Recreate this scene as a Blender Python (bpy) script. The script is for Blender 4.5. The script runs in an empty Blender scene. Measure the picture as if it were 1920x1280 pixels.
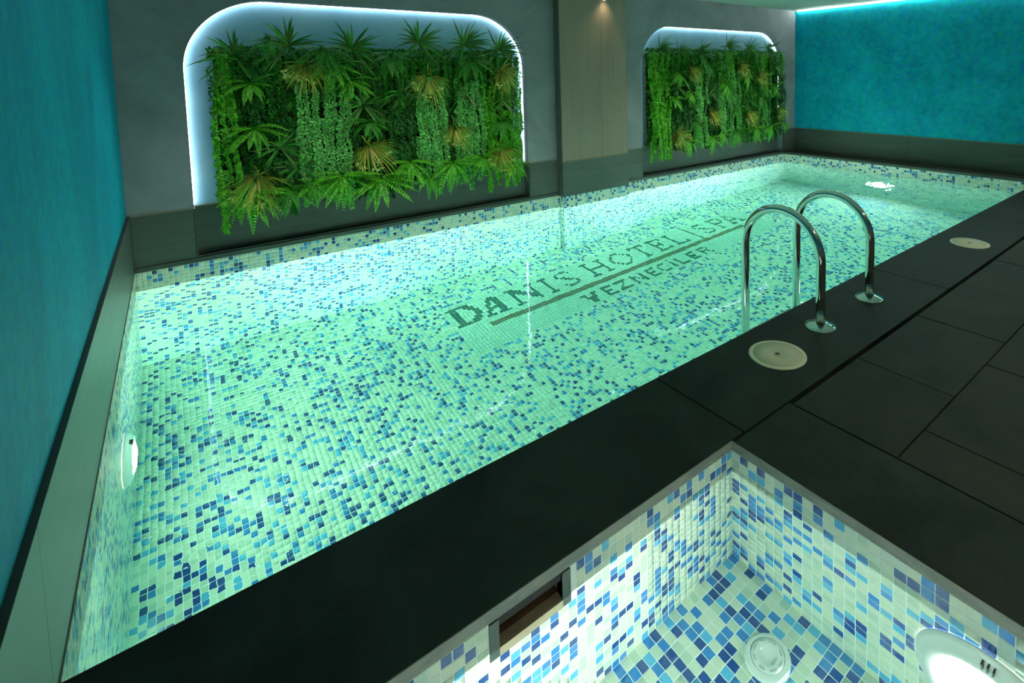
import bpy, math, random
import numpy as np
from mathutils import Vector, Matrix

random.seed(7)
rng = np.random.default_rng(7)
scn = bpy.context.scene
COL = scn.collection

# ------------------------------------------------------------------ camera, world, exposure
CAM = (0.2973, -1.9074, 1.5)
YAW, PITCH, ROLL = 0.70997, 0.07398, -0.01547
F, PX, PY = 1016.89, 1195.84, 213.34
def _basis():
    fw = Vector((math.sin(YAW)*math.cos(PITCH), math.cos(YAW)*math.cos(PITCH), -math.sin(PITCH)))
    r = Vector((math.cos(YAW), -math.sin(YAW), 0.0)); u = r.cross(fw)
    r2 = r*math.cos(ROLL) + u*math.sin(ROLL); u2 = -r*math.sin(ROLL) + u*math.cos(ROLL)
    return r2, u2, fw
R2, U2, FW = _basis()
cd = bpy.data.cameras.new('camera'); cam = bpy.data.objects.new('camera', cd); COL.objects.link(cam)
cam.matrix_world = Matrix(((R2.x, U2.x, -FW.x, CAM[0]), (R2.y, U2.y, -FW.y, CAM[1]), (R2.z, U2.z, -FW.z, CAM[2]), (0, 0, 0, 1)))
cd.sensor_fit = 'HORIZONTAL'; cd.sensor_width = 36.0
cd.lens = F/1920*36.0
cd.shift_x = (960-PX)/1920; cd.shift_y = (PY-640)/1920
cd.clip_start = 0.02; cd.clip_end = 60
scn.camera = cam

wd = bpy.data.worlds.new('world'); scn.world = wd; wd.use_nodes = True
wd.node_tree.nodes['Background'].inputs[0].default_value = (0.10, 0.16, 0.15, 1)
wd.node_tree.nodes['Background'].inputs[1].default_value = 0.15
scn.view_settings.view_transform = 'Standard'
scn.view_settings.look = 'None'
scn.view_settings.gamma = 1.0
scn.view_settings.use_curve_mapping = False
scn.view_settings.exposure = 0.0
scn.cycles.use_denoising = True
scn.cycles.sample_clamp_indirect = 4.0
scn.cycles.max_bounces = 16
scn.cycles.transmission_bounces = 12
scn.cycles.blur_glossy = 0.5

POOL_LAMP = 175.0      # emission of the underwater lenses
HIDDEN_LAMP = 40.0
BEAM_W = 900.0         # forward beam of each near-wall pool light, watts
TUB_LAMP = 95.0
STRIP = 7.5           # niche light strips
COVE = 90.0
DECK_W = 88.0
SPOT_W = 45.0         # ceiling downlights, watts

# ------------------------------------------------------------------ helpers
def tag(o, label=None, cat=None, group=None, kind=None):
    if label: o['label'] = label
    if cat: o['category'] = cat
    if group: o['group'] = group
    if kind: o['kind'] = kind
    return o
def link(name, me, parent=None, mat=None):
    o = bpy.data.objects.new(name, me); COL.objects.link(o)
    if parent is not None: o.parent = parent
    if mat is not None and me is not None and len(me.materials) == 0: me.materials.append(mat)
    return o
def empty(name, loc=(0, 0, 0), parent=None):
    o = bpy.data.objects.new(name, None); COL.objects.link(o); o.location = loc
    o.empty_display_size = 0.1
    if parent is not None: o.parent = parent
    return o
class MB:
    def __init__(s): s.v = []; s.f = []; s.c = []
    def quad(s, a, b, c, d):
        n = len(s.v); s.v += [a, b, c, d]; s.f.append((n, n+1, n+2, n+3)); return s
    def poly(s, pts):
        n = len(s.v); s.v += list(pts); s.f.append(tuple(range(n, n+len(pts)))); return s
    def box(s, x0, x1, y0, y1, z0, z1, bev=0.0):
        n = len(s.v)
        if bev <= 0:
            s.v += [(x0,y0,z0),(x1,y0,z0),(x1,y1,z0),(x0,y1,z0),(x0,y0,z1),(x1,y0,z1),(x1,y1,z1),(x0,y1,z1)]
            s.f += [tuple(n+i for i in q) for q in ((0,3,2,1),(4,5,6,7),(0,1,5,4),(1,2,6,5),(2,3,7,6),(3,0,4,7))]
        else:
            b = bev
            def ring(z, i): return [(x0+i,y0+i,z),(x1-i,y0+i,z),(x1-i,y1-i,z),(x0+i,y1-i,z)]
            s.v += ring(z0, 0) + ring(z1-b, 0) + ring(z1, b)
            s.f.append((n+3, n+2, n+1, n))
            for k in (0, 4):
                for i in range(4): s.f.append((n+k+i, n+k+(i+1) % 4, n+k+4+(i+1) % 4, n+k+4+i))
            s.f.append((n+8, n+9, n+10, n+11))
        return s
    def lathe(s, prof, M=Matrix(), seg=40, cap=True):
        n = len(s.v)
        for (r, z) in prof:
            for k in range(seg):
                a = 2*math.pi*k/seg; s.v.append(tuple(M @ Vector((r*math.cos(a), r*math.sin(a), z))))
        for i in range(len(prof)-1):
            for k in range(seg):
                k2 = (k+1) % seg
                s.f.append((n+i*seg+k, n+i*seg+k2, n+(i+1)*seg+k2, n+(i+1)*seg+k))
        if cap:
            s.f.append(tuple(n+(len(prof)-1)*seg+k for k in range(seg)))
            s.f.append(tuple(n+k for k in reversed(range(seg))))
        return s
    def tube(s, pts, r, seg=20):
        pts = [Vector(p) for p in pts]; n = len(s.v)
        t = (pts[1]-pts[0]).normalized()
        u = t.orthogonal().normalized()
        for i, p in enumerate(pts):
            t2 = (pts[min(i+1, len(pts)-1)] - pts[max(i-1, 0)]).normalized()
            u = (u - t2*u.dot(t2)).normalized(); w = t2.cross(u)
            for k in range(seg):
                a = 2*math.pi*k/seg; s.v.append(tuple(p + r*(u*math.cos(a)+w*math.sin(a))))
        for i in range(len(pts)-1):
            for k in range(seg):
                k2 = (k+1) % seg
                s.f.append((n+i*seg+k, n+i*seg+k2, n+(i+1)*seg+k2, n+(i+1)*seg+k))
        s.f.append(tuple(n+k for k in reversed(range(seg))))
        s.f.append(tuple(n+(len(pts)-1)*seg+k for k in range(seg)))
        return s
    def mesh(s, name, mat=None, smooth=False, cols=None):
        me = bpy.data.meshes.new(name); me.from_pydata(s.v, [], s.f); me.update()
        if mat: me.materials.append(mat)
        if cols is not None:
            a = me.color_attributes.new('Col', 'FLOAT_COLOR', 'POINT')
            a.data.foreach_set('color', np.array(cols, dtype=np.float32).ravel())
        if smooth:
            me.polygons.foreach_set('use_smooth', [len(p.vertices) == 4 for p in me.polygons])
            me.update()
        return me
    def build(s, name, mat, parent=None, smooth=False, loc=None, cols=None):
        o = link(name, s.mesh(name, mat, smooth, cols), parent)
        if loc: o.location = loc
        return o
def autosmooth(o, ang=40):
    try: o.data.set_sharp_from_angle(angle=math.radians(ang))
    except Exception: pass
    return o
def struct(o): o['kind'] = 'structure'; return o

# ------------------------------------------------------------------ materials
class NT:
    def __init__(s, name):
        s.m = bpy.data.materials.new(name); s.m.use_nodes = True; s.t = s.m.node_tree
        s.b = s.t.nodes['Principled BSDF']; s.out = s.t.nodes['Material Output']
    def n(s, typ, **kw):
        x = s.t.nodes.new(typ)
        for k, v in kw.items():
            if k in x.inputs: x.inputs[k].default_value = v
            else: setattr(x, k, v)
        return x
    def l(s, a, b): s.t.links.new(a, b)
    def set(s, **kw):
        for k, v in kw.items():
            k = k.replace('_', ' ')
            if isinstance(v, tuple) and len(v) == 3: v = v + (1,)
            s.b.inputs[k].default_value = v
        return s
def noise_mat(name, c0, c1, scale=(3, 3, 3), detail=6, rough=(0.5, 0.7), bump=0.0, bscale=60, dist=0.002, spec=0.5, pos=(0.3, 0.7), fine=None):
    k = NT(name); k.set(Specular_IOR_Level=spec)
    tc = k.n('ShaderNodeTexCoord'); mp = k.n('ShaderNodeMapping'); mp.inputs['Scale'].default_value = scale
    k.l(tc.outputs['Object'], mp.inputs['Vector'])
    no = k.n('ShaderNodeTexNoise', Scale=1.0, Detail=detail, Roughness=0.62, Distortion=0.6)
    k.l(mp.outputs[0], no.inputs['Vector'])
    cr = k.n('ShaderNodeValToRGB'); cr.color_ramp.elements[0].position = pos[0]; cr.color_ramp.elements[1].position = pos[1]
    cr.color_ramp.elements[0].color = c0 + (1,); cr.color_ramp.elements[1].color = c1 + (1,)
    k.l(no.outputs['Fac'], cr.inputs['Fac'])
    out = cr.outputs['Color']
    if fine:
        n3 = k.n('ShaderNodeTexNoise', Scale=fine[0], Detail=3.0)
        k.l(tc.outputs['Object'], n3.inputs['Vector'])
        mx = k.n('ShaderNodeMix', data_type='RGBA', blend_type='OVERLAY'); mx.inputs[0].default_value = fine[1]
        k.l(out, mx.inputs[6]); k.l(n3.outputs['Color'], mx.inputs[7]); out = mx.outputs[2]
    k.l(out, k.b.inputs['Base Color'])
    mr = k.n('ShaderNodeMapRange'); mr.inputs['To Min'].default_value = rough[0]; mr.inputs['To Max'].default_value = rough[1]
    k.l(no.outputs['Fac'], mr.inputs['Value']); k.l(mr.outputs[0], k.b.inputs['Roughness'])
    if bump > 0:
        n2 = k.n('ShaderNodeTexNoise', Scale=bscale, Detail=5.0)
        k.l(tc.outputs['Object'], n2.inputs['Vector'])
        bp = k.n('ShaderNodeBump', Strength=bump, Distance=dist)
        k.l(n2.outputs['Fac'], bp.inputs['Height']); k.l(bp.outputs[0], k.b.inputs['Normal'])
    return k.m
def plain(name, col, rough=0.5, metal=0.0, spec=0.5):
    k = NT(name); k.set(Base_Color=col, Roughness=rough, Metallic=metal, Specular_IOR_Level=spec)
    # faint procedural grain on the roughness
    n = k.n('ShaderNodeTexNoise', Scale=40.0, Detail=3.0); tc = k.n('ShaderNodeTexCoord'); k.l(tc.outputs['Object'], n.inputs['Vector'])
    mr = k.n('ShaderNodeMapRange'); mr.inputs['To Min'].default_value = max(0.02, rough-0.06); mr.inputs['To Max'].default_value = min(1, rough+0.06)
    k.l(n.outputs['Fac'], mr.inputs['Value']); k.l(mr.outputs[0], k.b.inputs['Roughness'])
    return k.m
def emis(name, col, strength):
    k = NT(name); k.set(Base_Color=(0.8, 0.8, 0.8), Emission_Color=col, Emission_Strength=strength); return k.m
def attr_mat(name, rough, spec=0.5, bump=False, sss=False):
    k = NT(name); k.set(Roughness=rough, Specular_IOR_Level=spec)
    a = k.n('ShaderNodeAttribute', attribute_name='Col'); k.l(a.outputs['Color'], k.b.inputs['Base Color'])
    return k.m

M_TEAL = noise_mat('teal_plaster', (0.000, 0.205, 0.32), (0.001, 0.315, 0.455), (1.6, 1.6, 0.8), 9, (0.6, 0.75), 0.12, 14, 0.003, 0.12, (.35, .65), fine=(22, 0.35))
M_TEAL_LIT = noise_mat('teal_plaster_lit', (0.001, 0.30, 0.44), (0.006, 0.44, 0.60), (1.6, 1.6, 1.6), 9, (0.6, 0.75), 0.12, 14, 0.003, 0.12, (.35, .65), fine=(14, 0.5))  # same teal paint, with the right wall's brighter light put into the colour
M_GREY = noise_mat('grey_plaster', (0.165, 0.18, 0.205), (0.285, 0.30, 0.33), (1.6, 1.6, 1.6), 8, (0.55, 0.75), 0.1, 16, 0.003, 0.4)
M_NICHE = noise_mat('blue_grey_plaster', (0.25, 0.50, 0.72), (0.40, 0.66, 0.86), (2.2, 2.2, 2.2), 8, (0.55, 0.75), 0.1, 16, 0.003, 0.4)
M_SKIRT = noise_mat('grey_stone_skirting', (0.055, 0.068, 0.062), (0.085, 0.10, 0.09), (1.2, 1.2, 22), 5, (0.32, 0.5), 0.05, 80, 0.001, 0.5)
M_CLAD = noise_mat('taupe_cladding', (0.215, 0.17, 0.13), (0.265, 0.215, 0.165), (26, 26, 0.8), 5, (0.4, 0.55), 0.04, 80, 0.001, 0.4)
M_CEIL = noise_mat('white_ceiling_paint', (0.55, 0.60, 0.55), (0.6, 0.65, 0.6), (2, 2, 2), 3, (0.7, 0.8))
M_SLATE = noise_mat('black_slate', (0.0035, 0.0065, 0.006), (0.020, 0.028, 0.0255), (2.2, 2.2, 2.2), 10, (0.5, 0.7), 0.5, 90, 0.0014, 0.22, (0.36, 0.64), fine=(230, 0.85))
M_SLATE2 = noise_mat('dark_slate_tile', (0.006, 0.008, 0.006), (0.025, 0.028, 0.021), (2.2, 2.2, 2.2), 10, (0.5, 0.7), 0.5, 90, 0.0014, 0.22, (0.36, 0.64), fine=(230, 0.85))
M_EDGE = noise_mat('grey_stone_edge', (0.10, 0.11, 0.10), (0.22, 0.23, 0.19), (9, 9, 30), 6, (0.5, 0.7), 0.2, 60, 0.001)
M_LEDGE = noise_mat('black_stone_ledge', (0.010, 0.013, 0.012), (0.022, 0.027, 0.024), (4, 4, 4), 6, (0.25, 0.45), 0.1, 60, 0.001)
M_BED = plain('black_joint', (0.004, 0.005, 0.005), 0.9)
M_GROUT = plain('pale_grout', (0.93, 0.96, 0.92), 0.8)
M_GROUT_D = plain('green_grey_grout', (0.16, 0.30, 0.24), 0.8)
M_TILE = attr_mat('glass_mosaic', 0.11, 1.0)
M_CHROME = plain('polished_steel', (0.72, 0.73, 0.70), 0.1, 1.0)
M_WHITEP = plain('white_plastic', (0.80, 0.83, 0.78), 0.35)
M_BEIGEP = plain('beige_plastic', (0.64, 0.62, 0.44), 0.45)
M_DARKP = plain('dark_plastic', (0.03, 0.035, 0.03), 0.5)
M_TAN = noise_mat('tan_sill', (0.22, 0.17, 0.11), (0.34, 0.28, 0.19), (12, 12, 12), 5, (0.6, 0.8))
M_BROWN = noise_mat('brown_throat', (0.10, 0.055, 0.03), (0.17, 0.10, 0.055), (12, 12, 12), 5, (0.6, 0.8))
M_WARM_EDGE = plain('warm_lit_edge', (0.45, 0.33, 0.20), 0.35, 0.6)  # skirting top edges: the warm light they catch is put into the colour
M_LENS = emis('lit_pool_lens', (0.98, 1.0, 0.86, 1), POOL_LAMP)
M_LENS_F = emis('lit_far_lens', (0.90, 1.0, 0.93, 1), POOL_LAMP*2.6)
M_LENS_H = emis('lit_near_lens', (0.98, 1.0, 0.86, 1), HIDDEN_LAMP)
M_LENS_T = emis('lit_tub_lens', (1.0, 0.98, 0.88, 1), TUB_LAMP)
M_STRIP = emis('lit_strip', (0.82, 0.97, 1.0, 1), STRIP)
M_COVE = emis('lit_cove_strip', (0.95, 1.0, 0.85, 1), COVE)
M_DOWN = emis('lit_downlight', (1.0, 0.95, 0.8, 1), 12.0)
M_LEAF = attr_mat('foliage', 0.42, 0.35)
M_BOARD = plain('dark_backing', (0.008, 0.02, 0.008), 0.9)

def water_mat(name, amp_calm, amp_far, x0, x1):
    k = NT(name); t = k.t; t.nodes.remove(k.b)
    g = k.n('ShaderNodeBsdfGlass', IOR=1.333, Roughness=0.0); g.inputs['Color'].default_value = (1, 1, 1, 1)
    ab = k.n('ShaderNodeVolumeAbsorption', Density=WATER_DENSITY); ab.inputs['Color'].default_value = WATER_COL
    tc = k.n('ShaderNodeTexCoord')
    mp = k.n('ShaderNodeMapping'); mp.inputs['Scale'].default_value = (1, 1.6, 0.0)
    k.l(tc.outputs['Object'], mp.inputs['Vector'])
    n1 = k.n('ShaderNodeTexNoise', Scale=5.5, Detail=2.5, Distortion=0.8); k.l(mp.outputs[0], n1.inputs['Vector'])
    sep = k.n('ShaderNodeSeparateXYZ'); k.l(tc.outputs['Object'], sep.inputs[0])
    mr = k.n('ShaderNodeMapRange', interpolation_type='SMOOTHSTEP')
    mr.inputs['From Min'].default_value = x0; mr.inputs['From Max'].default_value = x1
    mr.inputs['To Min'].default_value = amp_calm; mr.inputs['To Max'].default_value = amp_far
    k.l(sep.outputs['X'], mr.inputs['Value'])
    mu = k.n('ShaderNodeMath', operation='MULTIPLY'); k.l(n1.outputs['Fac'], mu.inputs[0]); k.l(mr.outputs[0], mu.inputs[1])
    bp = k.n('ShaderNodeBump', Strength=1.0, Distance=1.0); k.l(mu.outputs[0], bp.inputs['Height'])
    k.l(bp.outputs[0], g.inputs['Normal'])
    k.l(g.outputs[0], k.out.inputs['Surface']); k.l(ab.outputs[0], k.out.inputs['Volume'])
    return k.m
WATER_DENSITY = 0.30
WATER_COL = (0.40, 0.975, 0.90, 1)
M_WATER = water_mat('pool_water', 0.0008, 0.018, 5.6, 8.4)
M_TUBW = water_mat('tub_water', 0.0007, 0.0007, 50, 60)

# ------------------------------------------------------------------ dimensions
P = 0.0325
PV, NV = 0.03961, 96                   # tile pitch and count across the pool
L, W, NR = 268*P, 96*PV, 53            # pool 8.71 x 3.80, 53 rows deep
ZW = -0.145
ZF = -NR*P
YB, YN, H = 3.831, 3.95, 2.603         # back wall face, niche back, ceiling height
XL, XR = -0.022, 9.084
SK = 0.453                             # skirting height
TPX, TPY, TPZ, TNX, TNY, TNZ = 1.6/48, 1.6/39, 0.034, 48, 39, 20
TX1, TY1 = 1.948, -0.544
TX0, TY0 = TX1-1.6, TY1-1.6
TZT, TZF, TZW = -0.04, -0.04-20*TPZ, -0.13
YF = -4.6                              # wall behind the photographer
YC = 3.705                             # column face

# ------------------------------------------------------------------ mosaic
CLS = np.array([(0.74, 0.78, 0.62), (0.56, 0.66, 0.52), (0.10, 0.40, 0.66), (0.035, 0.19, 0.50), (0.012, 0.05, 0.22),
                (0.66, 0.80, 0.70), (0.012, 0.085, 0.085), (0.14, 0.10, 0.055)], dtype=np.float32)
def rand_classes(nu, nv, dens=0.27):
    base = rng.random((nu, nv))
    cl = np.where(base < 0.70, 0, 1)
    # a slow field gathers the blue tiles in loose clusters
    f = rng.random((nu//6+3, nv//6+3)); gx = np.arange(nu)/6; gy = np.arange(nv)/6
    ix = gx.astype(int); iy = gy.astype(int); fx = (gx-ix)[:, None]; fy = (gy-iy)[None, :]
    sm = (f[ix][:, iy]*(1-fx)*(1-fy) + f[ix+1][:, iy]*fx*(1-fy) + f[ix][:, iy+1]*(1-fx)*fy + f[ix+1][:, iy+1]*fx*fy)
    p = dens*(0.55+0.9*sm)
    blue = rng.random((nu, nv)) < p
    kind = rng.choice([2, 3, 4], size=(nu, nv), p=[0.30, 0.32, 0.38])
    return np.where(blue, kind, cl)
def tile_field_mesh(name, org, u, v, n, ii, jj, cls, pitch, gap=0.0036, hgt=0.0006, jitter=0.06):
    org, u, v, n = (np.array(a, dtype=np.float64) for a in (org, u, v, n))
    N = len(ii); pu, pv = pitch; g = gap/2
    a0 = ii*pu+g; a1 = (ii+1)*pu-g; b0 = jj*pv+g; b1 = (jj+1)*pv-g
    def pt(a, b, h): return org + a[:, None]*u + b[:, None]*v + h*n
    V = np.stack([pt(a0, b0, -0.001), pt(a1, b0, -0.001), pt(a1, b1, -0.001), pt(a0, b1, -0.001),
                  pt(a0, b0, hgt), pt(a1, b0, hgt), pt(a1, b1, hgt), pt(a0, b1, hgt)], 1).reshape(-1, 3)
    q = np.array([(4,5,6,7),(0,1,5,4),(1,2,6,5),(2,3,7,6),(3,0,4,7)])
    if np.dot(np.cross(u, v), n) < 0: q = q[:, ::-1]
    Fc = (q[None] + 8*np.arange(N)[:, None, None]).reshape(-1, 4)
    me = bpy.data.meshes.new(name)
    me.vertices.add(len(V)); me.vertices.foreach_set('co', V.astype(np.float32).ravel())
    me.loops.add(Fc.size); me.loops.foreach_set('vertex_index', Fc.astype(np.int32).ravel())
    me.polygons.add(len(Fc)); me.polygons.foreach_set('loop_start', (np.arange(len(Fc))*4).astype(np.int32))
    me.update(calc_edges=True)
    c = CLS[cls]*(1 + jitter*(rng.random((N, 1))-0.5)*2)
    c = np.clip(c, 0, 1); c4 = np.concatenate([c, np.ones((N, 1))], 1)
    at = me.color_attributes.new('Col', 'FLOAT_COLOR', 'POINT')
    at.data.foreach_set('color', np.repeat(c4, 8, axis=0).astype(np.float32).ravel())
    me.materials.append(M_TILE)
    return me
_tm = {}
def single_tile(pitch, cl):
    if (pitch, cl) in _tm: return _tm[(pitch, cl)]
    s = (pitch[0]-0.0036)/2; t = (pitch[1]-0.0036)/2; b = 0.0004
    m = MB(); m.box(-s, s, -t, t, -0.001, 0.0008, b)
    me = m.mesh('tile', M_TILE, cols=[tuple(CLS[cl])+(1,)]*len(m.v)); _tm[(pitch, cl)] = me
    return me
camv = np.array(CAM); r2, u2, fwn = (np.array(a) for a in (R2, U2, FW))
def seen(pts, zw, n=1.333):
    """surface entry point and pixel of points, with refraction for those under water"""
    pts = np.asarray(pts, float)
    d = pts[:, :2]-camv[:2]; D = np.hypot(d[:, 0], d[:, 1])+1e-9
    h = camv[2]-zw; dep = np.maximum(zw-pts[:, 2], 0)
    lo = np.zeros_like(D); hi = D.copy()
    for _ in range(30):
        m = (lo+hi)/2
        f = m/np.sqrt(m*m+h*h) - n*(D-m)/np.sqrt((D-m)**2+dep**2+1e-12)
        hi = np.where(f > 0, m, hi); lo = np.where(f > 0, lo, m)
    r = np.where(dep > 0, (lo+hi)/2, D)
    sp = np.stack([camv[0]+d[:, 0]/D*r, camv[1]+d[:, 1]/D*r, np.where(dep > 0, zw, pts[:, 2])], 1)
    e = sp-camv; z = e@fwn
    px = np.where(z > 0.05, PX+F*(e@r2)/np.maximum(z, .05), -9999); py = np.where(z > 0.05, PY-F*(e@u2)/np.maximum(z, .05), -9999)
    return sp, px, py
def mosaic(name, org, u, v, n, nu, nv, pitch, zw, cls=None, mask=None, vis=None, big=300, dens=0.27, holes=None, grout=True):
    """one wall or floor of mosaic: grout face (structure), the largest-showing tiles as parts, the rest as one stuff part"""
    org, u, v, n = (np.array(a, float) for a in (org, u, v, n))
    if cls is None: cls = rand_classes(nu, nv, dens)
    if not isinstance(pitch, tuple): pitch = (pitch, pitch)
    pu, pv = pitch
    I, J = np.meshgrid(np.arange(nu), np.arange(nv), indexing='ij'); I = I.ravel(); J = J.ravel(); C = cls.ravel()
    keep = np.ones(len(I), bool) if mask is None else mask(I, J)
    I, J, C = I[keep], J[keep], C[keep]
    m = MB(); f = 1 if np.dot(np.cross(u, v), n) > 0 else -1
    def rect(a0, a1, b0, b1):
        q = [tuple(org+u*a*pu+v*b*pv) for a, b in ((a0, b0), (a1, b0), (a1, b1), (a0, b1))]
        m.poly(q if f > 0 else q[::-1])
    if holes is None: rect(0, nu, 0, nv)
    else:
        a0, a1, b0, b1 = holes
        rect(0, a0, 0, nv); rect(a1, nu, 0, nv); rect(a0, a1, b1, nv)
        if b0 > 0: rect(a0, a1, 0, b0)
    base = struct(m.build(name, M_GROUT))
    sel = np.zeros(len(I), bool)
    if big:
        ctr = org + ((I+.5)*pu)[:, None]*u + ((J+.5)*pv)[:, None]*v
        sp, px, py = seen(ctr, zw)
        _, pxu, pyu = seen(ctr+u*pu, zw); _, pxv, pyv = seen(ctr+v*pv, zw)
        area = np.abs((pxu-px)*(pyv-py)-(pyu-py)*(pxv-px))
        ok = (px > 2) & (px < 1918) & (py > 2) & (py < 1278)
        if vis is not None: ok &= vis(sp, ctr)
        area = np.where(ok, area, 0)
        idx = np.argsort(-area)[:big]; idx = idx[area[idx] > 0]
        sel[idx] = True
        R = Matrix(((u[0], v[0]*f, n[0]), (u[1], v[1]*f, n[1]), (u[2], v[2]*f, n[2]))).to_4x4()
        for k in idx:
            o = bpy.data.objects.new('tile', single_tile(pitch, int(C[k])))
            COL.objects.link(o); o.parent = base
            o.matrix_local = Matrix.Translation(Vector(ctr[k])) @ R
    rest = ~sel
    if rest.any():
        o = link('tiles', tile_field_mesh('tiles', org, u, v, n, I[rest], J[rest], C[rest], pitch), base)
        o['kind'] = 'stuff'
    return base

# lettering laid in the floor mosaic
def put(cl, rows, c0, rtop, code):
    for r, row in enumerate(rows):
        for c, ch in enumerate(row):
            if ch == '#': cl[c0+c, rtop-r] = code
floor_cls = rand_classes(268, NV, 0.30)
PA0, PA1, PB0, PB1 = 66, 203, 60, 83
floor_cls[PA0:PA1, PB0:PB1] = 5
floor_cls[75:190, 68:70] = 7
S_ = [".####.", "#....#", "#.....", ".##...", "..##..", "...##.", ".....#", "#....#", ".####."]
BIG = [
 (67, ["#######..", ".##..###.", ".##...##.", ".##....##", ".##....##", ".##....##", ".##...##.", ".##..###.", "#######.."]),
 (76, ["....##...", "...####..", "...#.##..", "..##.##..", "..#..##..", "..#####..", ".##..##..", ".#...##..", "###.####."]),
 (86, ["###....###", ".###....#.", ".####...#.", ".#.###..#.", ".#..###.#.", ".#...####.", ".#....###.", ".#.....##.", "###.....#."]),
 (98, ["###"]+[".#."]*7+["###"]), (104, S_),
 (115, ["###...###"]+[".#.....#."]*3+[".#######."]+[".#.....#."]*3+["###...###"]),
 (126, ["...###...", "..#...#..", ".#.....#."]+["#.......#"]*3+[".#.....#.", "..#...#..", "...###..."]),
 (137, ["#######", "#..#..#"]+["...#..."]*6+["..###.."]),
 (146, ["#######", ".#....#", ".#.....", ".#..#..", ".####..", ".#..#..", ".#.....", ".#....#", "#######"]),
 (155, ["###...."]+[".#....."]*6+[".#....#", "#######"]),
 (172, S_),
 (181, ["######.", ".#....#", ".#....#", ".#....#", ".#####."]+[".#....."]*3+["###...."]),
 (188, ["....#....", "...#.#...", "...#.#...", "..#...#..", "..#...#..", "..#####..", ".#.....#.", ".#.....#.", "###...###"])]
for c0, rows in BIG: put(floor_cls, rows, c0, 80, 6)
put(floor_cls, ["#"]*12, 167, 82, 6)
E_ = ["####", "#...", "###.", "#...", "####"]
SMALL = [(103, ["##..##", ".#..#.", ".####.", "..##..", "..##.."]), (111, E_), (116, ["#####", "...#.", "..#..", ".#...", "#####"]),
 (123, ["#...#", "##..#", "#.#.#", "#..##", "#...#"]), (130, E_), (135, [".###", "#...", "#...", "#...", ".###"]),
 (144, ["#..."]*4+["####"]), (150, E_), (156, ["####.", "#...#", "####.", "#..#.", "#...#"])]
for c0, rows in SMALL: put(floor_cls, rows, c0, 65, 6)
put(floor_cls, ["#"]*4, 141, 64, 6); floor_cls[141, 66] = 6

inpool = lambda sp, c: (sp[:, 0] > 0) & (sp[:, 1] > 0) & (sp[:, 0] < L) & (sp[:, 1] < W)
pool_floor = mosaic('pool_floor', (0, 0, ZF), (1, 0, 0), (0, 1, 0), (0, 0, 1), 268, NV, (P, PV), ZW, cls=floor_cls, vis=inpool)
# darker joints under the lettered panel
m = MB(); m.quad((PA0*P, PB0*PV, ZF+0.0003), (PA1*P, PB0*PV, ZF+0.0003), (PA1*P, PB1*PV, ZF+0.0003), (PA0*P, PB1*PV, ZF+0.0003))
m.build('grout_panel', M_GROUT_D, pool_floor)
CI0, CI1 = 120, 152                    # columns of the pier under the pillar
mosaic('pool_wall_back', (0, W, 0), (1, 0, 0), (0, 0, -1), (0, -1, 0), 268, NR, P, ZW, vis=inpool,
       mask=lambda I, J: ~((I >= CI0) & (I < CI1)))
pier = mosaic('pool_wall_pier', (CI0*P, YC, 0), (1, 0, 0), (0, 0, -1), (0, -1, 0), CI1-CI0, NR, P, ZW, big=300, vis=inpool)
for sx, xx in ((-1, CI0*P), (1, CI1*P)):
    mosaic('pool_wall_pier_side', (xx, YC, 0), (0, 1, 0), (0, 0, -1), (sx, 0, 0), 3, NR, ((W-YC)/3, P), ZW, big=0)
mosaic('pool_wall_left', (0, 0, 0), (0, 1, 0), (0, 0, -1), (1, 0, 0), NV, NR, (PV, P), ZW, vis=inpool)
mosaic('pool_wall_right', (L, 0, 0), (0, 1, 0), (0, 0, -1), (-1, 0, 0), NV, NR, (PV, P), ZW, vis=inpool)
mosaic('pool_wall_front', (0, 0, -0.04), (1, 0, 0), (0, 0, -1), (0, 1, 0), 268, NR-1, P, ZW, big=0)
# the small tub
intub = lambda sp, c: (sp[:, 0] < TX1+.001) & (sp[:, 1] < TY1+.001)
mosaic('tub_floor', (TX0, TY0, TZF), (1, 0, 0), (0, 1, 0), (0, 0, 1), TNX, TNY, (TPX, TPY), TZW, vis=intub, dens=0.36)
SX0, SX1 = 0.885, 1.158               # skimmer mouth in the tub wall
def skmask(I, J):
    x0 = TX0+I*TPX; x1 = x0+TPX
    return ~((x1 > SX0+.006) & (x0 < SX1-.006) & (J*TPZ < .118))
mosaic('tub_wall_back', (TX0, TY1, TZT), (1, 0, 0), (0, 0, -1), (0, -1, 0), TNX, TNZ, (TPX, TPZ), TZW, vis=intub, mask=skmask,
       holes=((SX0-TX0)/TPX, (SX1-TX0)/TPX, 0, 0.13/TPZ), dens=0.36)
mosaic('tub_wall_right', (TX1, TY0, TZT), (0, 1, 0), (0, 0, -1), (-1, 0, 0), TNY, TNZ, (TPY, TPZ), TZW, vis=intub, dens=0.36)
mosaic('tub_wall_left', (TX0, TY0, TZT), (0, 1, 0), (0, 0, -1), (1, 0, 0), TNY, TNZ, (TPY, TPZ), TZW, big=0, dens=0.30)
mosaic('tub_wall_front', (TX0, TY0, TZT), (1, 0, 0), (0, 0, -1), (0, 1, 0), TNX, TNZ, (TPX, TPZ), TZW, big=0, dens=0.30)

# water bodies: closed volumes, their sides just behind the tile faces
m = MB(); e = 0.012
m.box(-e, L+e, -e, W+e, ZF-e, ZW)
tag(m.build('pool_water', M_WATER), 'clear turquoise water filling the long mosaic pool', 'water', kind='stuff')
m = MB(); m.box(TX0-e, TX1+e, TY0-e, TY1+e, TZF-e, TZW)
tag(m.build('tub_water', M_TUBW), 'clear still water in the small square tub at the front', 'water', kind='stuff')

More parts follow.
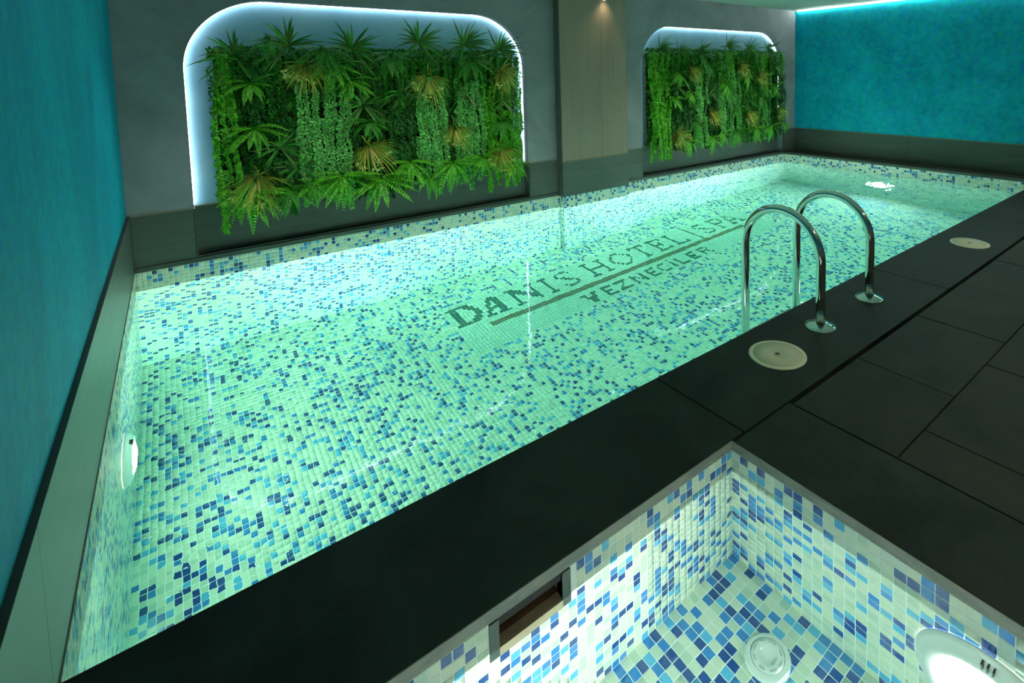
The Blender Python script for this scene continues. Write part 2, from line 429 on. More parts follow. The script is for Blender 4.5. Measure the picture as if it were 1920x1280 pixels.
# ------------------------------------------------------------------ room shell
NICHES = [(0.386, 3.490), (5.297, 8.690)]
NT_, NRAD = 2.180, 0.60
def arch(x0, x1, seg=20):
    pts = []
    for k in range(seg+1):
        a = math.pi - (math.pi/2)*k/seg
        pts.append((x0+NRAD+NRAD*math.cos(a), NT_-NRAD+NRAD*math.sin(a)))
    for k in range(seg+1):
        a = math.pi/2 - (math.pi/2)*k/seg
        pts.append((x1-NRAD+NRAD*math.cos(a), NT_-NRAD+NRAD*math.sin(a)))
    return pts
m = MB()
def wrect(x0, x1, z0, z1, y=YB): m.quad((x0, y, z0), (x1, y, z0), (x1, y, z1), (x0, y, z1))
Z0 = 0.0
wrect(XL, NICHES[0][0], Z0, H); wrect(NICHES[0][1], NICHES[1][0], Z0, H); wrect(NICHES[1][1], XR, Z0, H)
for x0, x1 in NICHES:
    pts = arch(x0, x1)
    for (xa, za), (xb, zb) in zip(pts[:-1], pts[1:]):
        if xb-xa > 1e-6: m.quad((xa, YB, za), (xb, YB, zb), (xb, YB, H), (xa, YB, H))
        m.quad((xa, YB, za), (xa, YN, za), (xb, YN, zb), (xb, YB, zb))
    m.quad((x0, YB, Z0), (x0, YN, Z0), (x0, YN, pts[0][1]), (x0, YB, pts[0][1]))
    m.quad((x1, YB, pts[-1][1]), (x1, YN, pts[-1][1]), (x1, YN, Z0), (x1, YB, Z0))
wall_back = struct(m.build('wall_back', M_GREY))
for x0, x1 in NICHES:
    mm = MB(); mm.poly([(x0, YN-.001, Z0)] + [(x0, YN-.001, z) if i == 0 else (x, YN-.001, z) for i, (x, z) in enumerate(arch(x0, x1))][:] + [(x1, YN-.001, Z0)])
    mm.build('niche_back', M_NICHE, wall_back)
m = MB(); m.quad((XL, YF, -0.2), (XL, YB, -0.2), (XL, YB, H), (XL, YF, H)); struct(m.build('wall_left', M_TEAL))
m = MB(); m.quad((XR, YB, -0.2), (XR, YF, -0.2), (XR, YF, H), (XR, YB, H)); struct(m.build('wall_right', M_TEAL_LIT))
m = MB(); m.quad((XL, YF, -0.2), (XL, YF, H), (XR, YF, H), (XR, YF, -0.2)); struct(m.build('wall_front', M_GREY))
m = MB(); m.box(XL-.1, XR+.1, YF-.1, YN+.1, H, H+0.1); struct(m.build('ceiling', M_CEIL))

# skirting
def slab(parent, mat, x0, x1, y0, y1, z0, z1, name='slab', bev=0.0):
    return MB().box(x0, x1, y0, y1, z0, z1, bev).build(name, mat, parent)
bb = struct(MB().box(XL, XR, YB+.002, YB+.004, 0.03, 0.05).build('baseboard_back', M_SKIRT))
cz = 0.036
for x0, x1, y0, y1 in ((0.0, 0.386, YB-.012, YB), (0.386, 3.495, YN-.020, YN), (3.495, 3.893, YB-.012, YB), (4.935, 5.297, YB-.012, YB),
                       (5.297, 8.70, YN-.020, YN), (8.70, XR-.02, YB-.012, YB)):
    slab(bb, M_SKIRT, x0+.001, x1-.001, y0, y1, cz+.002, SK-.008)
    slab(bb, M_WARM_EDGE, x0+.001, x1-.001, y0-.002, y1, SK-.008, SK-.003, 'edge_strip')  # top edge of the skirting, warm light painted in
for x in (0.386, 3.495, 5.297, 8.70):      # returns of the boxed sections into the recess
    s = 1 if x in (0.386, 5.297) else -1
    slab(bb, M_SKIRT, min(x, x-s*.0)-.006, x+.006, YB-.012, YN-.02, cz+.002, SK-.006)
bl = struct(MB().box(XL, XL+.003, YF, YB, 0.0, 0.05).build('baseboard_left', M_SKIRT))
ys = [YB-.014, 1.9, -0.05, -2.0, YF]
for a, b in zip(ys[1:], ys[:-1]):
    slab(bl, M_SKIRT, XL, -0.004, a+.001, b-.001, 0.004, SK)
MB().box(XL, -0.0045, YF, YB-.014, SK, SK+.0015).build('edge_strip', plain('dark_brown_edge', (0.035, 0.024, 0.018), 0.5), bl)
br = struct(MB().box(XR-.003, XR, YF, YB, 0.0, 0.05).build('baseboard_right', M_SKIRT))
ys = [YB-.014, 1.75, -0.2, -2.2, YF]
for a, b in zip(ys[1:], ys[:-1]):
    slab(br, M_SKIRT, XR-.02, XR, a+.001, b-.001, cz+.002, SK-.006)
    slab(br, M_WARM_EDGE, XR-.022, XR, a+.001, b-.001, SK-.006, SK-.002, 'edge_strip')

# kerb along the back and right side of the pool
kb = struct(MB().box(0, 0.01, W+.01, W+.02, 0.01, 0.02).build('trim_1', M_LEDGE))
M_KERB = noise_mat('green_grey_kerb', (0.035, 0.05, 0.045), (0.06, 0.08, 0.07), (5, 5, 5), 5, (0.4, 0.6))
for x0, x1 in ((-.004, 2.0), (2.0, 3.893), (4.94, 6.9), (6.9, L+.0)):
    slab(kb, M_KERB, x0+.001, x1-.001, W, W+0.03, 0.0, cz, 'kerb_stone', 0.002)
    slab(kb, M_LEDGE, x0+.001, x1-.001, W+0.031, YN, 0.0, cz-.002, 'ledge_stone', 0.002)
kr = struct(MB().box(L+.01, L+.02, W+.01, W+.02, 0.01, 0.02).build('trim_2', M_LEDGE))
for y0, y1 in ((2.5, YB), (1.25, 2.5), (0.001, 1.25)):
    slab(kr, M_KERB, L, L+.03, y0+.001, min(y1, W+.0)-.001, 0.0, cz, 'kerb_stone', 0.002)
    slab(kr, M_LEDGE, L+.031, XR, y0+.001, y1-.001, 0.0, cz-.002, 'ledge_stone', 0.002)
kl = struct(MB().box(-.003, -.002, 0.01, W, -0.02, -0.01).build('trim_3', M_EDGE))
for y0, y1 in ((0.0, 1.9), (1.9, W)):
    slab(kl, M_EDGE, -0.018, -0.0005, y0+.001, y1-.001, -0.03, 0.003, 'kerb_stone')

# pillar between the niches
col = struct(MB().box(3.897, 4.928, YC+.012, YB-.001, 0.0, H-.001).build('pillar', M_SKIRT))
slab(col, M_CLAD, 3.893, 4.512, YC, YC+.011, SK-.02, H-.002, 'cladding_panel')
slab(col, M_CLAD, 4.515, 4.932, YC, YC+.011, SK-.02, H-.002, 'cladding_panel')
slab(col, M_SKIRT, 3.888, 4.937, YC-.008, YC+.011, -0.002, SK-.028, 'base_panel')
slab(col, M_WARM_EDGE, 3.888, 4.937, YC-.009, YC+.011, SK-.028, SK-.022, 'edge_strip')
slab(col, M_SKIRT, 3.886, 3.896, YC+.012, YB-.013, 0.0, H-.002, 'side_panel')

# ------------------------------------------------------------------ deck
deck = struct(MB().box(XL, XR, TY1+.004, -.004, -0.07, -0.043).box(TX1+.004, XR, YF, TY1+.004, -0.07, -0.043)
              .box(XL, TX0-.004, YF, TY1+.004, -0.07, -0.043).box(TX0-.004, TX1+.004, YF, TY0-.004, -0.07, -0.043).build('deck', M_BED))
G = 0.003
def dslab(x0, x1, y0, y1, mat=M_SLATE2, dz=0.0, name='slab'):
    return slab(deck, mat, x0+G, x1-G, y0+G, y1-G, -0.042, dz, name, 0.0015)
xs = [-0.007, 2.03, 4.25, 6.5, XR]
for a, b in zip(xs[:-1], xs[1:]):
    dslab(a, b, TY1-(0 if a < 2 else .003), 0.0+G, M_SLATE, 0, 'coping_slab')
# grey sawn edges of the coping facing the tub
for (x0, x1, y0, y1) in ((TX0, TX1, TY1-.0005, TY1+G), (TX1-.0005, TX1+G, TY0, TY1), (TX0-G, TX0+.0005, TY0, TY1), (TX0, TX1, TY0-G, TY0+.0005)):
    slab(deck, M_EDGE, x0, x1, y0, y1, -0.04, -0.0015, 'sawn_edge')
slab(deck, plain('blue_edge', (0.01, 0.05, 0.09), 0.4), 0.0, L, -.0005, 0.0006, -0.040, -0.002, 'sawn_edge')
ytub = [TY1-.006, -1.90, -3.2, YF]
for a, b in zip(ytub[1:], ytub[:-1]):
    dslab(TX1, 2.343, a, b, M_SLATE, 0, 'coping_slab')
for a, b in zip(ytub[1:], ytub[:-1]):
    dslab(-.007, TX0, a, b, M_SLATE, 0, 'coping_slab')
for x0, x1 in ((TX0, 1.15), (1.15, TX1)):
    for y1, y0 in ((TY0, -3.2), (-3.2, YF)):
        dslab(x0, x1, y0, y1, M_SLATE, 0, 'coping_slab')
rowA = [2.348, 2.94, 3.68, 4.40, 5.12, 5.86, 6.6, 7.34, 8.08, 8.6, XR]
rowB = [2.348, 2.60, 3.356, 4.10, 4.85, 5.6, 6.35, 7.1, 7.85, 8.6, XR]
yr = [-0.566, -1.034, -1.76, -2.49, -3.22, -3.95, YF]
for r, (y1, y0) in enumerate(zip(yr[:-1], yr[1:])):
    row = rowA if r % 2 == 0 else rowB
    for a, b in zip(row[:-1], row[1:]):
        dslab(a, b, y0, y1, M_SLATE2, random.uniform(-0.0025, 0.0))

# skimmer mouth in the tub wall
sk = empty('skimmer_opening', ((SX0+SX1)/2, TY1, -0.09))
tag(sk, 'rectangular brown-lined overflow opening under the black coping of the small tub', 'skimmer')
def rel(o, e): 
    o.matrix_local = Matrix.Translation(-e.location); return o
def rp(mb, name, mat, e, **k): return rel(mb.build(name, mat, e, **k), e)
zt, zb = -0.043, -0.168
rp(MB().box(SX0, SX0+.030, TY1-.004, TY1+.03, zb, zt), 'side_frame', M_KERB, sk)
rp(MB().box(SX1-.030, SX1, TY1-.004, TY1+.03, zb, zt), 'side_frame', M_KERB, sk)
rp(MB().box(SX0+.030, SX1-.030, TY1-.005, TY1+.03, zb, -0.128), 'sill', M_TAN, sk)
t = MB(); a0, a1, b0, b1 = SX0+.030, SX1-.030, TY1+.0, TY1+.20
t.quad((a0, b0, -.128), (a1, b0, -.128), (a1, b1, -.16), (a0, b1, -.16)).quad((a0, b1, -.16), (a1, b1, -.16), (a1, b1, zt), (a0, b1, zt))
t.quad((a0, b0, -.128), (a0, b1, -.16), (a0, b1, zt), (a0, b0, zt)).quad((a1, b0, zt), (a1, b1, zt), (a1, b1, -.16), (a1, b0, -.128))
rp(t, 'throat', M_BROWN, sk)

# ------------------------------------------------------------------ underwater lights
def pool_light(loc, nrm, lens, label, rad=0.19, lr=0.125, group=None):
    nrm = Vector(nrm); q = nrm.to_track_quat('Z', 'Y').to_matrix().to_4x4()
    e = empty('pool_light', loc); e.rotation_euler = q.to_euler()
    tag(e, label, 'pool light', group)
    prof = [(rad, 0.0), (rad, 0.008), (rad-.012, 0.018), (rad-.035, 0.030), (lr+.02, 0.036), (lr+.008, 0.036), (lr, 0.030)]
    o = MB().lathe(prof, seg=48, cap=False).build('flange', M_WHITEP, e, True)
    MB().lathe([(lr, 0.024), (lr*.98, 0.032), (lr*.8, 0.040), (lr*.5, 0.046), (0.01, 0.048)], seg=40).build('lens', lens, e, True)
    for k in (-1, 0, 1):
        a = math.radians(90 + k*4.5); r0, r1 = lr+.024, lr+.046
        mm = MB(); c, s = math.cos(a), math.sin(a); w = 0.0022
        pts = [(r0*c-w*s*-1, r0*s-w*c), (r0*c-w*s, r0*s+w*c), (r1*c-w*s, r1*s+w*c), (r1*c+w*s, r1*s-w*c)]
        n0 = len(mm.v); z0, z1 = 0.020, 0.0375
        mm.v += [(x, y, z0) for x, y in pts]+[(x, y, z1) for x, y in pts]
        mm.f += [(4, 5, 6, 7), (0, 1, 5, 4), (1, 2, 6, 5), (2, 3, 7, 6), (3, 0, 4, 7)]
        mm.build('slot', M_DARKP, e)
    return e
pool_light((0.002, 1.88, -0.82), (1, 0, 0), M_LENS, 'round white underwater light glowing on the left end wall of the pool')
pool_light((L-.002, 2.02, -0.93), (-1, 0, 0), M_LENS_F, 'round underwater light glowing white on the far end wall of the pool')
pool_light((TX1-.002, -1.475, -0.355), (-1, 0, 0), M_LENS_T, 'big round white light with three slots on the right wall of the small tub', 0.205, 0.145)
for x in (0.9, 2.5, 4.1, 5.7, 7.3):
    e = pool_light((x, 0.002, -0.42), (0, 1, 0), M_LENS_H, 'round underwater light on the pool wall below the near coping', group='underwater lights below the near coping')
pool_light((TX0+.002, -1.3, -0.36), (1, 0, 0), M_LENS_T, 'round underwater light on the left wall of the small tub', 0.205, 0.145)

for e in [o for o in bpy.data.objects if o.get('group') == 'underwater lights below the near coping']:
    ld = bpy.data.lights.new('pool_beam', 'SPOT'); ld.energy = BEAM_W; ld.color = (1, 1, .86); ld.spot_size = math.radians(60); ld.spot_blend = .8; ld.shadow_soft_size = .1
    lo = bpy.data.objects.new('pool_beam', ld); COL.objects.link(lo); lo.parent = e; lo.location = (0, 0, .10); lo.rotation_euler = (math.pi, 0, 0)
# tub drain
dr = empty('floor_drain', (1.735, -0.875, TZF+.002)); tag(dr, 'round white slotted drain cover on the mosaic floor of the small tub', 'drain')
MB().lathe([(0.078, 0), (0.078, .008), (0.071, .014), (0.058, .016)], cap=False).build('rim', M_WHITEP, dr, True)
MB().lathe([(0.058, .004), (0.056, .018), (0.03, .022), (0.028, .017), (0.002, .018)]).build('cover', M_WHITEP, dr, True)
for k in range(8):
    a0 = 2*math.pi*k/8; mm = MB(); pts = []
    for t in range(5): pts.append((.050*math.cos(a0+.1*t), .050*math.sin(a0+.1*t)))
    for t in range(4, -1, -1): pts.append((.044*math.cos(a0+.1*t), .044*math.sin(a0+.1*t)))
    n = len(pts); mm.v = [(x, y, .015) for x, y in pts]+[(x, y, .0215) for x, y in pts]
    mm.f = [tuple(range(n, 2*n))]+[(i, (i+1) % n, n+(i+1) % n, n+i) for i in range(n)]
    mm.build('slot', plain('pale_grey_slot', (0.35, 0.42, 0.38), 0.6) if k == 0 else bpy.data.materials['pale_grey_slot'], dr)

# skimmer lids in the coping
for loc, lab in (((2.655, -0.272, 0.0), 'round beige lid with a dark centre hole, beside the foot of the nearer handrail'),
                 ((5.43, -0.292, 0.0), 'round beige lid in the black coping beyond the farther handrail')):
    e = empty('access_cover', loc); tag(e, lab, 'cover', 'round covers in the coping')
    MB().lathe([(0.150, 0.0), (0.150, .0035), (0.146, .005), (0.128, .005)], seg=56, cap=False).build('rim', plain('pale_beige_plastic', (0.74, 0.72, 0.54), 0.45), e, True)
    MB().lathe([(0.128, 0.002), (0.127, .0046), (0.022, .0052), (0.020, 0.003)], seg=56, cap=False).build('cover', M_BEIGEP, e, True)
    MB().lathe([(0.020, 0.0), (0.020, .006), (0.012, .0064)], seg=24).build('plug', M_BEIGEP, e, True)
    MB().lathe([(0.012, 0.004), (0.0115, .0072)], seg=24).build('centre_hole', M_DARKP, e)

# ------------------------------------------------------------------ ladder handrails
lad = empty('pool_ladder', (3.41, 0.02, 0)); tag(lad, 'polished steel pool ladder with two arched handrails rising from the coping', 'ladder')
YFoot, YLeg, ZC, RT = -0.25, 0.30, 0.375, 0.0275
for x in (3.115, 3.715):
    yc = (YFoot+YLeg)/2; R = (YLeg-YFoot)/2; pts = [(x, YFoot, 0.0), (x, YFoot, ZC*.5)]
    for k in range(33):
        a = math.pi - math.pi*k/32; pts.append((x, yc+R*math.cos(a), ZC+R*math.sin(a)))
    pts += [(x, YLeg, 0.1), (x, YLeg, -0.6), (x, YLeg, -1.1), (x, YLeg-.03, -1.16), (x, YLeg-.12, -1.2)]
    o = rel(MB().tube(pts, RT, 24).build('handrail', M_CHROME, lad, True), lad)
    f = MB().lathe([(0.092, 0), (0.092, .004), (0.085, .010), (0.05, .020), (0.031, .026), (0.0276, .026)],
                   Matrix.Translation((x, YFoot, 0)), 40, False).build('flange', M_CHROME, lad, True)
    rel(f, lad)
    rel(MB().lathe([(0.0285, ZC-.003), (0.0285, ZC+.003)], Matrix.Translation((x, YFoot, 0)), 24, False).build('joint_ring', M_CHROME, lad, True), lad)
for z in (-0.42, -0.68, -0.94):
    rel(MB().box(3.14, 3.69, YLeg-.04, YLeg+.04, z-.012, z+.012, 0.004).build('tread', M_CHROME, lad), lad)

# ------------------------------------------------------------------ light strips and ceiling lights
def strip(pts, r, mat, label):
    e = empty('light_strip', pts[0]); tag(e, label, 'light strip')
    rel(MB().tube(pts, r, 8).build('diffuser', mat, e, True), e)
    return e
for i, (x0, x1) in enumerate(NICHES):      # flat ribbons lining the reveal beside the niche back, facing into the niche
    pr = [(x0, SK+.01, 1, 0)]
    for (x, z) in arch(x0, x1):
        cx = min(max(x, x0+NRAD), x1-NRAD); v = Vector((cx-x, 0, NT_-NRAD-z)).normalized(); pr.append((x, z, v.x, v.z))
    pr.append((x1, SK+.01, -1, 0))
    e = empty('light_strip', (x0, YN, SK)); tag(e, ['white light strip lining the edge of the nearer niche left of the pillar', 'white light strip lining the edge of the farther niche right of the pillar'][i], 'light strip')
    mm = MB(); ya, yb = YN-.034, YN-.006
    for (x, z, nx, nz) in pr:
        for dd, yy in ((.001, ya), (.001, yb), (.005, yb), (.005, ya)): mm.v.append((x+nx*dd, yy, z+nz*dd))
    n_ = len(pr)
    for k in range(n_-1):
        for j in range(4): mm.f.append((4*k+j, 4*k+(j+1) % 4, 4*k+4+(j+1) % 4, 4*k+4+j))
    mm.f += [(3, 2, 1, 0), tuple(4*(n_-1)+j for j in range(4))]
    rel(mm.build('diffuser', M_STRIP, e), e)
strip([(XR-.012, -4.0, H-.012), (XR-.012, YB-.05, H-.012)], 0.006, M_COVE, 'thin white light strip along the top of the far teal wall')

def downlight(x, y, watts, angle=95, colr=(1, .96, .84), blend=.7):
    e = empty('ceiling_downlight', (x, y, H)); tag(e, ('recessed round downlight in the ceiling above the pool' if y > 0 else 'recessed round downlight in the ceiling above the dark deck'), 'ceiling light', 'downlights above the pool' if y > 0 else 'downlights above the deck')
    MB().lathe([(0.055, -.002), (0.058, -.008), (0.045, -.008), (0.042, 0.0)], seg=24, cap=False).build('rim', M_WHITEP, e, True)
    MB().lathe([(0.042, -.0015), (0.041, -.0035)], seg=24).build('lens', M_DOWN, e)
    ld = bpy.data.lights.new('downlight', 'SPOT'); ld.energy = watts; ld.color = colr; ld.spot_size = math.radians(angle); ld.spot_blend = blend
    ld.shadow_soft_size = 0.04
    lo = bpy.data.objects.new('downlight', ld); COL.objects.link(lo); lo.parent = e; lo.location = (0, 0, -.03)
    return e
for x in (0.9, 1.9, 2.9, 5.5, 6.5, 7.4): downlight(x, 2.75, SPOT_W)
for x, y in ((1.2, -3.2), (3.6, -2.4), (6.0, -2.4), (8.0, -1.6)): downlight(x, y, DECK_W*(1.0 if x < 5 else .6), 120, (1, .90, .62))

# wall spot at the top of the pillar
wl = empty('wall_spotlight', (4.40, YC-.06, 2.50)); tag(wl, 'small grey spotlight at the top of the pillar casting a warm beam down', 'spotlight')
rel(MB().box(4.34, 4.56, YC-.13, YC-.001, 2.442, 2.50, 0.004).build('housing', M_SKIRT, wl), wl)
rel(MB().box(4.53, 4.55, YC-.07, YC-.04, 2.438, 2.4425).build('lens', M_DOWN, wl), wl)
ld = bpy.data.lights.new('beam', 'SPOT'); ld.energy = 7.5; ld.color = (1, .78, .45); ld.spot_size = math.radians(100); ld.spot_blend = 1.0; ld.shadow_soft_size = .03
lo = bpy.data.objects.new('beam', ld); COL.objects.link(lo); lo.parent = wl; lo.location = (0.20, -.05, -.01); lo.rotation_euler = (math.radians(8), math.radians(14), 0)

# ------------------------------------------------------------------ living walls
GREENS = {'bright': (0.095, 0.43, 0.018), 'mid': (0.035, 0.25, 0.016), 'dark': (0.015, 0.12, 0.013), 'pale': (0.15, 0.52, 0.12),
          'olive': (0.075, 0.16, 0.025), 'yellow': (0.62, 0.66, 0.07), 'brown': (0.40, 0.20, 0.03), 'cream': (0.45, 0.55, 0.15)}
def cvar(c, v=.3):
    k = 1+random.uniform(-v, v); return (c[0]*k*random.uniform(.85, 1.15), c[1]*k, c[2]*k*random.uniform(.85, 1.15), 1)
class LeafMB(MB):
    def leaf(s, p, d, w, l, wd, col, nrm=None, fold=.25):
        """folded pointed leaf: 4 triangles"""
        d = d.normalized(); n = nrm if nrm else d.cross(w)
        n = n.normalized(); a = p; b = p+d*l
        m1 = p+d*l*.45+w*wd*.5+n*wd*fold; m2 = p+d*l*.45-w*wd*.5+n*wd*fold; mid = p+d*l*.5
        i = len(s.v); s.v += [tuple(a), tuple(m1), tuple(b), tuple(m2), tuple(mid)]
        s.f += [(i, i+1, i+4), (i+1, i+2, i+4), (i+2, i+3, i+4), (i+3, i, i+4)]; s.c += [col]*5
    def strip(s, pts, wd, side, col0, col1=None):
        """tapering blade"""
        i = len(s.v); n = len(pts); col1 = col1 or col0
        for k, p in enumerate(pts):
            t = k/(n-1); w = wd*(1-t**2)*.5*(.5+min(1, t*4)*.5)+.0004
            s.v += [tuple(p+side*w), tuple(p-side*w)]
            c = tuple(a*(1-t)+b*t for a, b in zip(col0, col1)); s.c += [c, c]
        for k in range(n-1): s.f.append((i+2*k, i+2*k+1, i+2*k+3, i+2*k+2))
    def done(s, name): return s.mesh(name, M_LEAF, cols=s.c)
def vine_mesh(cname, length=.50, step=.011, l=.026, wd=.017, sway=.010):
    m = LeafMB(); z = 0; ph = random.uniform(0, 6); k = 0
    pts = []
    while z > -length:
        x = sway*math.sin(z*9+ph); y = .012*math.sin(z*13+ph*2)
        pts.append(Vector((x, y, z)))
        for s in (0, 1, 2):
            a = k*2.4+s*2.1+random.uniform(-.5, .5)
            out = Vector((math.cos(a), -abs(math.sin(a))*.9-.15, random.uniform(-.9, -.1)))
            out.normalize(); w = out.cross(Vector((0, -1, .3))).normalized() if abs(out.y) < .95 else Vector((1, 0, 0))
            m.leaf(Vector((x, y, z)), out, w, l*random.uniform(.8, 1.25), wd*random.uniform(.8, 1.2), cvar(GREENS[cname], .45), fold=random.uniform(-.1, .3))
        z -= step*random.uniform(.8, 1.2); k += 1
    m.strip(pts, .004, Vector((1, 0, 0)), cvar(GREENS['olive']))
    return m.done('trailing_vine')
def frond_mesh(cname, n=15, wd=.32, bend=.5):
    """unit-length fern frond along +x, bending to -z"""
    m = LeafMB(); pts = []
    for k in range(n+1):
        t = k/n; pts.append(Vector((t*(1-.25*bend*t), 0, -bend*t*t*.6)))
    m.strip(pts, .018, Vector((0, 1, 0)), cvar(GREENS['olive'], .1))
    base = GREENS[cname]
    for k in range(1, n):
        t = k/n; p = pts[k]; d = (pts[k+1]-pts[k-1]).normalized()
        ln = wd*.5*(math.sin(math.pi*min(1, t*.9+.12))**.7)*(1.05-.55*t)
        for s in (-1, 1):
            dd = (Vector((0, s, 0))+d*.45+Vector((0, 0, -.15))).normalized()
            m.leaf(p, dd, d, ln, .062, cvar(base, .25), fold=.1)
    return m.done('frond')
def tuft_mesh(kind):
    """radiating blades, unit radius; local -y faces the room, z up"""
    m = LeafMB()
    if kind == 'spiky':
        for k in range(34):
            a = random.uniform(-.35*math.pi, 1.35*math.pi); o = random.uniform(.15, .9)
            d = Vector((math.cos(a), -o, math.sin(a)*1.0)).normalized(); ln = random.uniform(.65, 1.05)
            side = d.cross(Vector((0, 1, 0))).normalized(); dr_ = random.uniform(.05, .35)
            pts = [Vector((0, 0, 0))+d*ln*t+Vector((0, 0, -dr_*t*t)) for t in (0, .25, .5, .75, 1)]
            c = cvar(GREENS[random.choice(['olive', 'dark', 'olive', 'mid'])], .3)
            m.strip(pts, .062, side, c)
    else:
        for k in range(120):
            a = random.uniform(-1.05*math.pi, .1*math.pi) if random.random() < .75 else random.uniform(0, 2*math.pi)
            o = random.uniform(.3, 1.2)
            d = Vector((math.cos(a), -o, math.sin(a)*.9)).normalized(); ln = random.uniform(.45, 1.0)
            side = d.cross(Vector((0, 1, 0.2))).normalized(); dr_ = random.uniform(.15, .5)
            pts = [d*ln*t+Vector((0, 0, -dr_*t*t)) for t in (0, .25, .5, .75, 1)]
            c0 = random.choice(['yellow', 'brown', 'yellow', 'bright', 'yellow', 'pale'])
            m.strip(pts, .034, side, cvar(GREENS['brown' if random.random() < .5 else 'olive'], .2), cvar(GREENS[c0], .25))
        for k in range(7):      # small split tips
            a = random.uniform(-.9*math.pi, -.1*math.pi); d = Vector((math.cos(a), -.6, math.sin(a))).normalized()*random.uniform(.5, .85)
            for j in range(6):
                dd = Vector((random.uniform(-1, 1), -.4, random.uniform(-1, .4))).normalized()
                m.leaf(d, dd, dd.cross(Vector((0, 1, .1))).normalized(), .16, .045, cvar(GREENS['cream'], .3))
    return m.done('grass_tuft' if kind == 'grass' else 'spiky_plant')
VINES = {c: [vine_mesh(c, .50, *( (.0125, .033, .021) if c != 'pale' else (.0105, .034, .021))) for _ in range(4)] for c in ('bright', 'mid', 'dark', 'pale')}
FRONDS = {c: [frond_mesh(c, bend=b) for b in (.35, .7, 1.0)] for c in ('bright', 'mid', 'pale')}
TUFTS = {k: [tuft_mesh(k) for _ in range(4)] for k in ('spiky', 'grass')}
def crown_mesh():
    m = LeafMB()
    for k in range(14):
        d = Vector((random.uniform(-1, 1), -1, random.uniform(-1, 1))).normalized()
        m.leaf(Vector((0, 0, 0)), d, d.cross(Vector((0, 0, 1))).normalized(), .05, .012, cvar(GREENS['mid']))
    return m.done('fern')
CROWN = crown_mesh()
def add_fern(e, x, y, z, size, cname):
    f = link('fern', CROWN, e); f.location = Vector((x, y, z))-e.location
    n = random.randint(9, 11)
    for k in range(n):
        a = math.radians(-200+220*k/(n-1)+random.uniform(-12, 12))
        d = Vector((math.cos(a), -random.uniform(.35, .9), math.sin(a)*.9+.15)).normalized()
        up = Vector((0, -.35, 1)); yv = up.cross(d).normalized(); zv = d.cross(yv).normalized()
        s = size*random.uniform(.8, 1.15)
        o = link('frond', random.choice(FRONDS[cname]), f)
        R = Matrix(((d.x, yv.x, zv.x), (d.y, yv.y, zv.y), (d.z, yv.z, zv.z))).to_4x4()
        o.matrix_local = R @ Matrix.Scale(s, 4)
def living_wall(x0, x1, z0, z1, cols, plants, label, nrow):
    e = empty('living_wall', ((x0+x1)/2, YN-.03, z0)); tag(e, label, 'plant wall')
    rel(MB().box(x0+.05, x1-.05, YN-.09, YN-.025, z0+.08, z1-.06).build('backing_board', M_BOARD, e), e)
    YFc = YN-.09
    # dense small leaves over the board
    m = LeafMB(); W_ = x1-x0
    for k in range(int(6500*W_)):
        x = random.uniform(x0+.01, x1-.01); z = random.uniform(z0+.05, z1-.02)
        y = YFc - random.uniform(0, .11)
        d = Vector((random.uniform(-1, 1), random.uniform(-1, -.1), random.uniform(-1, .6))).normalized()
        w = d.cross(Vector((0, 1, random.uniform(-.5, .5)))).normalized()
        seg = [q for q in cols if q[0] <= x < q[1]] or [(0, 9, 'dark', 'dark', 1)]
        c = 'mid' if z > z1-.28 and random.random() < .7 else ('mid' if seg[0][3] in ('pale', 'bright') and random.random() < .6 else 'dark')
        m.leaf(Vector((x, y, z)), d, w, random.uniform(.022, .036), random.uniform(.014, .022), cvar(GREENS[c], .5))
    for k in range(int(260*W_)):     # rounded top edge and side fringes
        x = random.uniform(x0+.02, x1-.02); y = random.uniform(YN-.05, YFc-.03)
        d = Vector((random.uniform(-1, 1), -.4, random.uniform(.2, 1))).normalized()
        m.leaf(Vector((x, y, z1-.05+random.uniform(0, .05))), d, d.cross(Vector((0, 1, 0))).normalized(), .035, .022, cvar(GREENS['mid'], .5))
    o = rel(link('leaf_mat', m.done('leaf_mat'), e), e); o['kind'] = 'stuff'
    # trailing strands in tiers
    sp = .046 if x0 < 2 else .054; n = int(W_/sp)
    for k in range(n):
        x = x0+.02+(k+.5)*(W_-.04)/n
        seg = [c for c in cols if c[0] <= x < c[1]] or [(0, 9, 'dark', 'dark', 1)]
        _, _, ca, cb, bulge = seg[0]
        for r in range(nrow):
            zt_ = z1-.03-r*(z1-z0-(.40 if seg[0][3] == 'bright' else .50))/(nrow-1)+random.uniform(-.05, .05)
            c = ca if r == 0 else cb
            v = link('trailing_vine', random.choice(VINES[c]), e)
            depth = .075+.045*bulge*(1-.3*(r == 0))+random.uniform(-.015, .02)
            v.location = Vector((x+random.uniform(-.015, .015), YFc-depth, zt_))-e.location
            v.rotation_euler = (random.uniform(-.03, .05), random.uniform(-.05, .05), random.uniform(-.6, .6))
            s = random.uniform(.85, 1.1); v.scale = (s*(1 if x0 < 2 else 1.45), s, s)
    for kind, x, z, s in plants:
        if kind == 'fern':
            low = z < z0+.45
            add_fern(e, x, YFc-.14, z+.05, s*1.2, random.choice(['bright', 'mid', 'bright'] if low else ['bright', 'mid']))
        else:
            o = link('spiky_plant' if kind == 'spiky' else 'grass_tuft', random.choice(TUFTS[kind]), e)
            top = z > z1-.15
            o.location = Vector((x, YFc-(.05 if top else .10), z-(.05 if top else -.04)))-e.location
            o.rotation_euler = (0, random.uniform(-.3, .3), 0); o.scale = (s*(1.3 if kind == 'spiky' else 1.15),)*3
    return e
